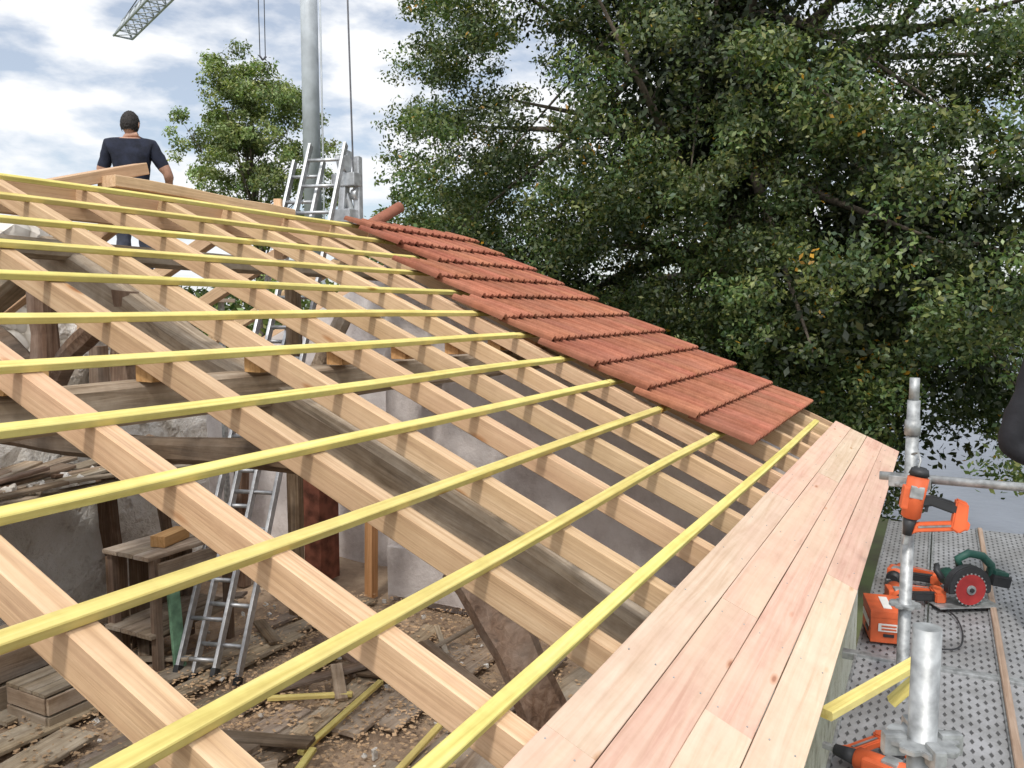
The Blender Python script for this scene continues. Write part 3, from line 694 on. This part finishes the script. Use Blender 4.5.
    for v in bm2.verts:
        c=v.co; z=c.z; jaw=1-.28*max(0,-z)**1.3
        x=c.x*.077*jaw; y=c.y*.097*(1-.08*max(0,-z)); zz=c.z*.118
        if c.y>.6: y*=.97
        g=math.exp(-((x/.012)**2+((zz+.012)/.022)**2)) if c.y>0 else 0; y+=.020*g
        g=math.exp(-(((abs(x)-.032)/.014)**2+((zz-.012)/.012)**2)) if c.y>0 else 0; y-=.008*g
        g=math.exp(-((x/.025)**2+((zz+.052)/.008)**2)) if c.y>0 else 0; y+=.004*g
        v.co=(x,y,zz)
    m._merge(bm2,0,Matrix.Identity(4),True)
    for s in (-1,1):
        m.ball((.010,.020,.032),(s*.079,-.005,-.005),0,2,(0,0,s*.3))
        m.ball((.012,.008,.007),(s*.031,.080,.012),2,2); m.ball((.005,.004,.005),(s*.031,.0865,.012),1,2)
        m.ball((.016,.006,.0035),(s*.031,.088,.032),1,2)
    m.ball((.022,.006,.006),(0,.088,-.053),3,2)
    bm2=bmesh.new(); bmesh.ops.create_icosphere(bm2,subdivisions=5,radius=1)
    dl=[v for v in bm2.verts if (v.co.y>.35 and v.co.z<.55) or v.co.z<-.62 or (v.co.y>.05 and v.co.z<.1)]
    bmesh.ops.delete(bm2,geom=dl,context='VERTS')
    for v in bm2.verts:
        k=1.10+.05*noise.noise(v.co*9)+.05*noise.noise(v.co*25)
        if v.co.z<-.1: k-=.08*(-v.co.z-.1)
        v.co=(v.co.x*.077*k,v.co.y*.097*k,v.co.z*.118*k)
    m._merge(bm2,1,Matrix.Identity(4),True)
    m.done('head',[M_skin,M_hair,M_eye,M_lip],e,HM)
    return e
person('man',(5.45,6.90,.12),math.radians(-48),(-.27,.02,1.14),(-.13,.20,1.02),(.33,-.02,1.16),(.30,.20,1.02),M_navy,M_jeans,head_rot=(math.radians(-10),0,math.radians(-10)))
pf=empty('work_platform',(5.4,7.1,0))
for i in range(4): beam('platform_board_%d'%i,(4.2,6.90+i*.21,.10),(6.6,6.90+i*.21,.10),.2,.04,M_plank,pf)
for (x,y) in ((4.3,6.9),(6.5,6.9),(4.3,7.5),(6.5,7.5)): beam('platform_leg',(x,y,FLOOR),(x,y,.08),.05,.05,M_galv,pf,up=(0,1,0))
person('worker',(4.765,-.56,DECK+.008),math.radians(150),(-.27,-.06,1.05),(-.10,.14,.90),(.335,-.11,.95),(.2,.12,.82),M_jacket,M_jeans,long_sleeve=True)

# ================================================================= CRANE
cx0,cy0=15.58,13.42
FW=Vector((math.cos(math.radians(27.4)),math.sin(math.radians(27.4)),0)); RT=Vector((FW.y,-FW.x,0))
cr=empty('tower_crane',(cx0,cy0,GROUND))
m=MB()
m.tube([(cx0,cy0,GROUND+.2),(cx0,cy0,1.2)],[.30,.28],0,16)
m.tube([(cx0,cy0,1.2),(cx0,cy0,10.8)],[.21,.19],0,20)
m.box((2.6,2.6,.5),(cx0,cy0,GROUND+.3),mat=0,bev=.03)
for z in (1.2,10.4): m.cyl((cx0,cy0,z-.05),(cx0,cy0,z+.05),.24,mat=0,seg=20)
m.tube([Vector((cx0,cy0,0))+RT*.26+Vector((0,0,z)) for z in (GROUND+.3,10.4)],.025,0,6)
A=Vector((cx0,cy0,10.5)); B=Vector((22.4,28.55,10.5))
dj=(B-A); Lj=dj.length; dj.normalize(); sj=dj.cross(Vector((0,0,1))).normalized(); n=22
def ch3(t,k):
    c=A+dj*(Lj*t); 
    return c+(sj*.34 if k==0 else -sj*.34 if k==1 else Vector((0,0,.62)))
for k in range(3): m.tube([ch3(0,k),ch3(1,k)],.045,0,6)
for i in range(n):
    t0=i/n;t1=(i+1)/n;tm=(t0+t1)/2
    for k in range(2):
        m.tube([ch3(t0,k),ch3(tm,2)],.026,0,5); m.tube([ch3(tm,2),ch3(t1,k)],.026,0,5)
    m.tube([ch3(t0,0),ch3(t1,1)],.022,0,5); m.tube([ch3(t0,0),ch3(t0,1)],.022,0,5)
m.tube([ch3(1,0),ch3(1,1),ch3(1,2),ch3(1,0)],.045,0,6)
Cj=A-dj*5
m.tube([A,Cj],.12,0,8); m.box((1.2,1.2,1.0),Cj,mat=0,bev=.05)
m.done('mast_and_jib',[M_crane],cr)
m=MB()
Pt=A+dj*(Lj*.171)
for s in (-.09,.09): m.tube([Pt+sj*s,Pt+sj*s*.8-Vector((0,0,3.9))],.012,0,5)
m.tube([Pt-Vector((0,0,3.9))-sj*.09,Pt-Vector((0,0,4.0)),Pt-Vector((0,0,3.9))+sj*.09],.03,0,6)
m.tube([A+RT*.85+Vector((0,0,.2)),Vector((cx0,cy0,GROUND))+RT*1.1],.022,0,5)
m.tube([A+Vector((0,0,2.0)),B+Vector((0,0,.62))],.02,0,5); m.tube([A,A+Vector((0,0,2.1))],.09,0,8)
m.done('cables',[M_cable],cr)

# ================================================================= TREES
def leafcloud(name,clumps,leaves,lsize,pal,parent,seed,centre,up=.35,yel=.004,ycol=(.42,.22,.02),flat=.6,smin=.6):
    rg=np.random.default_rng(seed)
    cs=np.array([c[:3] for c in clumps]); cr_=np.array([c[3] for c in clumps]); cb=np.array([c[4] for c in clumps])
    idx=rg.choice(len(clumps),size=leaves,p=(cr_**2)/np.sum(cr_**2))
    dirs=rg.normal(size=(leaves,3)); dirs/=np.linalg.norm(dirs,axis=1)[:,None]
    rad=rg.uniform(.15,1.0,leaves)**.6
    pos=cs[idx]+dirs*(cr_[idx]*rad)[:,None]*np.array([1,1,flat])
    ntw=14
    tw=rg.normal(size=(len(clumps),ntw,3)); tw/=np.linalg.norm(tw,axis=2)[:,:,None]
    tw=tw*cr_[:,None,None]*np.array([1,1,flat])*rg.uniform(.5,1.05,(len(clumps),ntw,1))
    ti=rg.integers(0,ntw,leaves); tpos=cs[idx]+tw[idx,ti]
    k=rg.uniform(.35,.95,leaves)[:,None]
    pos=pos*(1-k)+tpos*k+rg.normal(0,.06,(leaves,3))*(lsize/.1)
    nrm=dirs*.45+rg.normal(0,.5,(leaves,3))+np.array([0,0,up])
    out=pos-np.array(centre); out/=np.linalg.norm(out,axis=1)[:,None]; nrm+=out*.3
    nrm/=np.linalg.norm(nrm,axis=1)[:,None]
    t=np.cross(nrm,rg.normal(size=(leaves,3))); t/=np.linalg.norm(t,axis=1)[:,None]
    s=np.cross(nrm,t)
    L=(lsize*rg.uniform(smin,1.35,leaves))[:,None]
    V=np.stack([pos-t*L*.5, pos+s*L*.25+nrm*L*.06, pos+t*L*.5, pos-s*L*.25+nrm*L*.06],axis=1).reshape(-1,3)
    pal=np.array(pal); ci=rg.integers(0,len(pal),leaves)
    twb=rg.uniform(.55,1.55,(len(clumps),ntw))
    hue=rg.uniform(-1,1,(len(clumps),ntw))[idx,ti]
    col=pal[ci]*(cb[idx]*twb[idx,ti]*rg.uniform(.75,1.25,leaves))[:,None]
    col*=np.stack([1+.16*hue,np.ones(leaves),1-.12*hue],axis=1)
    ym=rg.random(leaves)<yel*(1+90*(rg.random((len(clumps),ntw))<.006)[idx,ti]); col[ym]=np.array(ycol)*rg.uniform(.5,1.2,(ym.sum(),1))
    C=np.ones((leaves,4,4),np.float32); C[:,:,:3]=col[:,None,:]
    me=bpy.data.meshes.new(name); me.vertices.add(leaves*4); me.vertices.foreach_set('co',V.astype(np.float32).ravel())
    me.loops.add(leaves*4); me.loops.foreach_set('vertex_index',np.arange(leaves*4,dtype=np.int32))
    me.polygons.add(leaves); me.polygons.foreach_set('loop_start',np.arange(0,leaves*4,4,dtype=np.int32))
    me.update(calc_edges=True)
    a=me.attributes.new('lc','FLOAT_COLOR','POINT'); a.data.foreach_set('color',C.ravel())
    return link(name,me,M_leaf,parent)
def tree(name,base,ells,nclump,leaves,lsize,pal,seed,cr=(.45,1.1),trunk_r=.35,keep=None,yel=.004,nlimb=24,shell=.5,core=0,fork=None,inner=.55):
    rr=random.Random(seed); e=empty(name,base)
    cl=[]; 
    vol=[a[3]*a[4]*a[5] for a in ells]
    while len(cl)<nclump:
        el=rr.choices(ells,vol)[0]
        d=Vector((rr.gauss(0,1),rr.gauss(0,1),rr.gauss(0,1))).normalized()
        r=rr.uniform(shell**2,1)**.5
        bumpy=1+.24*noise.noise(d*2.1+Vector((seed,0,0)))+.14*noise.noise(d*5+Vector((0,seed,0)))
        p=Vector((el[0]+d.x*el[3]*r*bumpy,el[1]+d.y*el[4]*r*bumpy,el[2]+d.z*el[5]*r*bumpy))
        if keep and not keep(p): continue
        cl.append((p.x,p.y,p.z,rr.uniform(*cr),rr.uniform(.5,1.45)))
    c0=ells[0][:3]
    leafcloud('foliage',cl,leaves,lsize,pal,e,seed,c0,yel=yel)
    if core:
        cc=[]
        for k in range(70):
            el=rr.choices(ells,vol)[0]; d=Vector((rr.gauss(0,1),rr.gauss(0,1),rr.gauss(0,1))).normalized()*rr.uniform(0,inner)
            if keep and not keep(Vector((el[0]+d.x*el[3],el[1]+d.y*el[4],el[2]+d.z*el[5]))): continue
            cc.append((el[0]+d.x*el[3],el[1]+d.y*el[4],el[2]+d.z*el[5],1.7,.3))  # low brightness puts the crown's inner shade into these leaves' colour
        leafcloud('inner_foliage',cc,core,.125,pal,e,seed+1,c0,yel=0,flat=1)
    m=MB(); b=Vector(base); top=Vector(c0)+Vector((0,0,ells[0][5]*.55))
    fk=fork if fork else .35
    ts=lins(0,1,9)
    tp=[b.lerp(top,t)+Vector((noise.noise(Vector((t*3,seed,0)))*.5,noise.noise(Vector((t*3,seed,7)))*.5,0))*t for t in ts]
    m.tube(tp,[trunk_r*(1.25 if t==0 else 1-.85*t) for t in ts],0,10)
    for k in range(nlimb):
        c=Vector(rr.choice(cl)[:3]); t=rr.uniform(fk,.85); i=int(t*8); s=tp[i].lerp(tp[i+1],t*8-i)
        mid=s.lerp(c,.5)+Vector((rr.uniform(-.4,.4),rr.uniform(-.4,.4),rr.uniform(-.1,.6)))*.6
        r0=trunk_r*(1-.85*t)*.5
        m.tube([s,s.lerp(mid,.5)+Vector((0,0,.1)),mid,mid.lerp(c,.5),c],[r0,r0*.7,r0*.45,r0*.25,r0*.08],0,6)
    m.done('trunk',[M_bark],e)
    return e
PALD=[(.046,.076,.022),(.072,.105,.032),(.105,.132,.043),(.058,.084,.036),(.135,.150,.050)]
big=[(15.9,3.9,4.2,6.0,6.2,8.0),(13.4,.2,1.0,3.6,3.8,4.2),(14.3,7.0,.4,3.0,2.6,2.6),(13.6,2.2,-1.0,2.6,2.6,2.4),(14.0,.6,-1.2,2.4,2.0,1.8)]
def keepbig(p):
    if p.x>16.0 and R.random()<.82: return False
    if p.z<-3.7 or p.z>8.6 : return False
    if p.x<8.3: return False
    if p.y>.74*p.x-.6+.8*noise.noise(p*.6) and p.z>1.5: return False
    lim=-3.3 if p.y>.3 else (-1.9 if p.y>-1.6 else -1.2)
    if p.z<lim-.9*noise.noise(p*.9): return False
    return True
tree('large_tree',(16,3.0,GROUND),big,1000,380000,.082,PALD,5,(.30,.90),.6,keepbig,yel=.005,nlimb=60,shell=.6,core=80000)
tree('large_tree',(20,-5.0,GROUND),[(20,-5.5,3.5,4.5,4.5,5.0)],220,45000,.14,PALD,9,(.5,1.1),.4,lambda p:p.z<8 and p.z>-1.0,yel=.01,nlimb=20,core=4000)
PALL=[(.16,.20,.065),(.19,.235,.085),(.23,.26,.105),(.13,.17,.055)]
tree('birch_tree',(21.1,20.6,GROUND),[(21.1,20.6,5.2,2.8,2.8,3.2),(21.0,20.7,7.2,1.8,1.8,1.5)],210,46000,.12,PALL,21,(.25,.65),.16,yel=.0,nlimb=60,shell=.15)
tree('tree',(26,17.5,GROUND),[(26,17.5,.8,2.4,2.4,4.2)],60,12000,.2,PALD,31,(.4,.9),.25,nlimb=14,shell=.2)
tree('tree',(13,11.5,GROUND),[(13,11.5,-1.5,2.0,2.2,2.2)],70,14000,.14,PALL,33,(.3,.7),.2,nlimb=14,shell=.2)
tree('tree',(7,14,GROUND),[(7,14,-2.2,3,2.2,2.2)],70,12000,.16,PALL,35,(.4,.8),.2,nlimb=14,shell=.2)
tree('tree',(18.5,12.2,GROUND),[(18.5,12.2,.3,2.2,2.2,2.7)],80,18000,.13,PALD,37,(.4,.8),.2,nlimb=14,shell=.2)
cl=[]
for i in range(520):
    a=math.radians(R.uniform(-40,110)); d=R.uniform(120,170)
    cl.append((d*math.cos(a),d*math.sin(a),GROUND+R.uniform(0,7.5),R.uniform(2,4),R.uniform(.7,1.2)))
leafcloud('distant_trees',cl,50000,1.3,PALD,None,77,(0,0,0),yel=0)

# ================================================================= GROUND, LAKE
b=bmesh.new(); bmesh.ops.create_grid(b,x_segments=80,y_segments=80,size=1500)
me=bpy.data.meshes.new('ground'); b.to_mesh(me); b.free(); g=link('ground',me,M_ground); g.location=(0,0,GROUND)
b=bmesh.new(); n=60
ring=[]
for i in range(n):
    a=2*math.pi*i/n; ring.append(b.verts.new((71+54*math.cos(a)*(1+.05*math.sin(3*a)),-25+62*math.sin(a)*(1+.06*math.cos(4*a)),0)))
b.faces.new(ring); me=bpy.data.meshes.new('lake'); b.to_mesh(me); b.free(); g=link('lake',me,M_water); g.location=(0,0,GROUND+.03)

# ================================================================= LIGHT
SUN_AZ=math.radians(-165)
SUN_EL=math.radians(52)
sd=Vector((math.cos(SUN_AZ)*math.cos(SUN_EL),math.sin(SUN_AZ)*math.cos(SUN_EL),math.sin(SUN_EL)))
sl=bpy.data.lights.new('sun','SUN'); sl.energy=2.3; sl.angle=math.radians(6.0); sl.color=(1,.95,.88)
so=bpy.data.objects.new('sun',sl); COL.objects.link(so); so.rotation_euler=sd.to_track_quat('Z','Y').to_euler(); so.location=(0,0,20)
w=bpy.data.worlds.new('World'); S.world=w; w.use_nodes=True; nt=w.node_tree; L=nt.links.new
bg=nt.nodes['Background']; sky=N(nt,'ShaderNodeTexSky'); sky.sky_type='NISHITA'; sky.sun_disc=False; sky.sun_elevation=SUN_EL; sky.sun_rotation=math.radians(90)-SUN_AZ
tc=N(nt,'ShaderNodeTexCoord'); mp=N(nt,'ShaderNodeMapping'); mp.inputs['Scale'].default_value=(1,1,2.6); mp.inputs['Location'].default_value=(.35,.1,.2); L(tc.outputs['Generated'],mp.inputs['Vector'])
n1=N(nt,'ShaderNodeTexNoise'); n1.inputs['Scale'].default_value=7.0; n1.inputs['Detail'].default_value=6; n1.inputs['Roughness'].default_value=.54; n1.inputs['Distortion'].default_value=.1; L(mp.outputs[0],n1.inputs['Vector'])
r1=ramp(nt,[(.40,(.36,.36,.36)),(.54,(1,1,1))]); L(n1.outputs['Fac'],r1.inputs[0])
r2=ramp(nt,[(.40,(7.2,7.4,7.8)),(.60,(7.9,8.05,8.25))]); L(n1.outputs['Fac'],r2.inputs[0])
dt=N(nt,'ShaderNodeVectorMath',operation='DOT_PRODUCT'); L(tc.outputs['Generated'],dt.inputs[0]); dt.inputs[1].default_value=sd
gm=N(nt,'ShaderNodeMapRange'); gm.inputs['From Min'].default_value=.1; gm.inputs['From Max'].default_value=1; gm.inputs['To Min'].default_value=1; gm.inputs['To Max'].default_value=2.1; gm.interpolation_type='SMOOTHSTEP'; L(dt.outputs['Value'],gm.inputs[0])  # brightens unseen clouds toward the sun, added to raise the ambient light
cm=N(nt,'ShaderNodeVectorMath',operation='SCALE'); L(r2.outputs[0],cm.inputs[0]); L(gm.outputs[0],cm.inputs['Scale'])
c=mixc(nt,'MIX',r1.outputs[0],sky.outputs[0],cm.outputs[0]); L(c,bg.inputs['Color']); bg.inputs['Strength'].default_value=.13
S.view_settings.view_transform='Standard'; S.view_settings.look='None'; S.view_settings.exposure=0

# ================================================================= CAMERA
cam=bpy.data.cameras.new('camera'); co=bpy.data.objects.new('camera',cam); COL.objects.link(co); S.camera=co
cam.sensor_width=36; cam.lens=29.05; cam.clip_start=.05; cam.clip_end=4000
az=math.radians(27.4); pt=math.radians(5.12)
f=Vector((math.cos(az)*math.cos(pt),math.sin(az)*math.cos(pt),-math.sin(pt)))
co.location=(0,0,0); co.rotation_euler=f.to_track_quat('-Z','Y').to_euler()
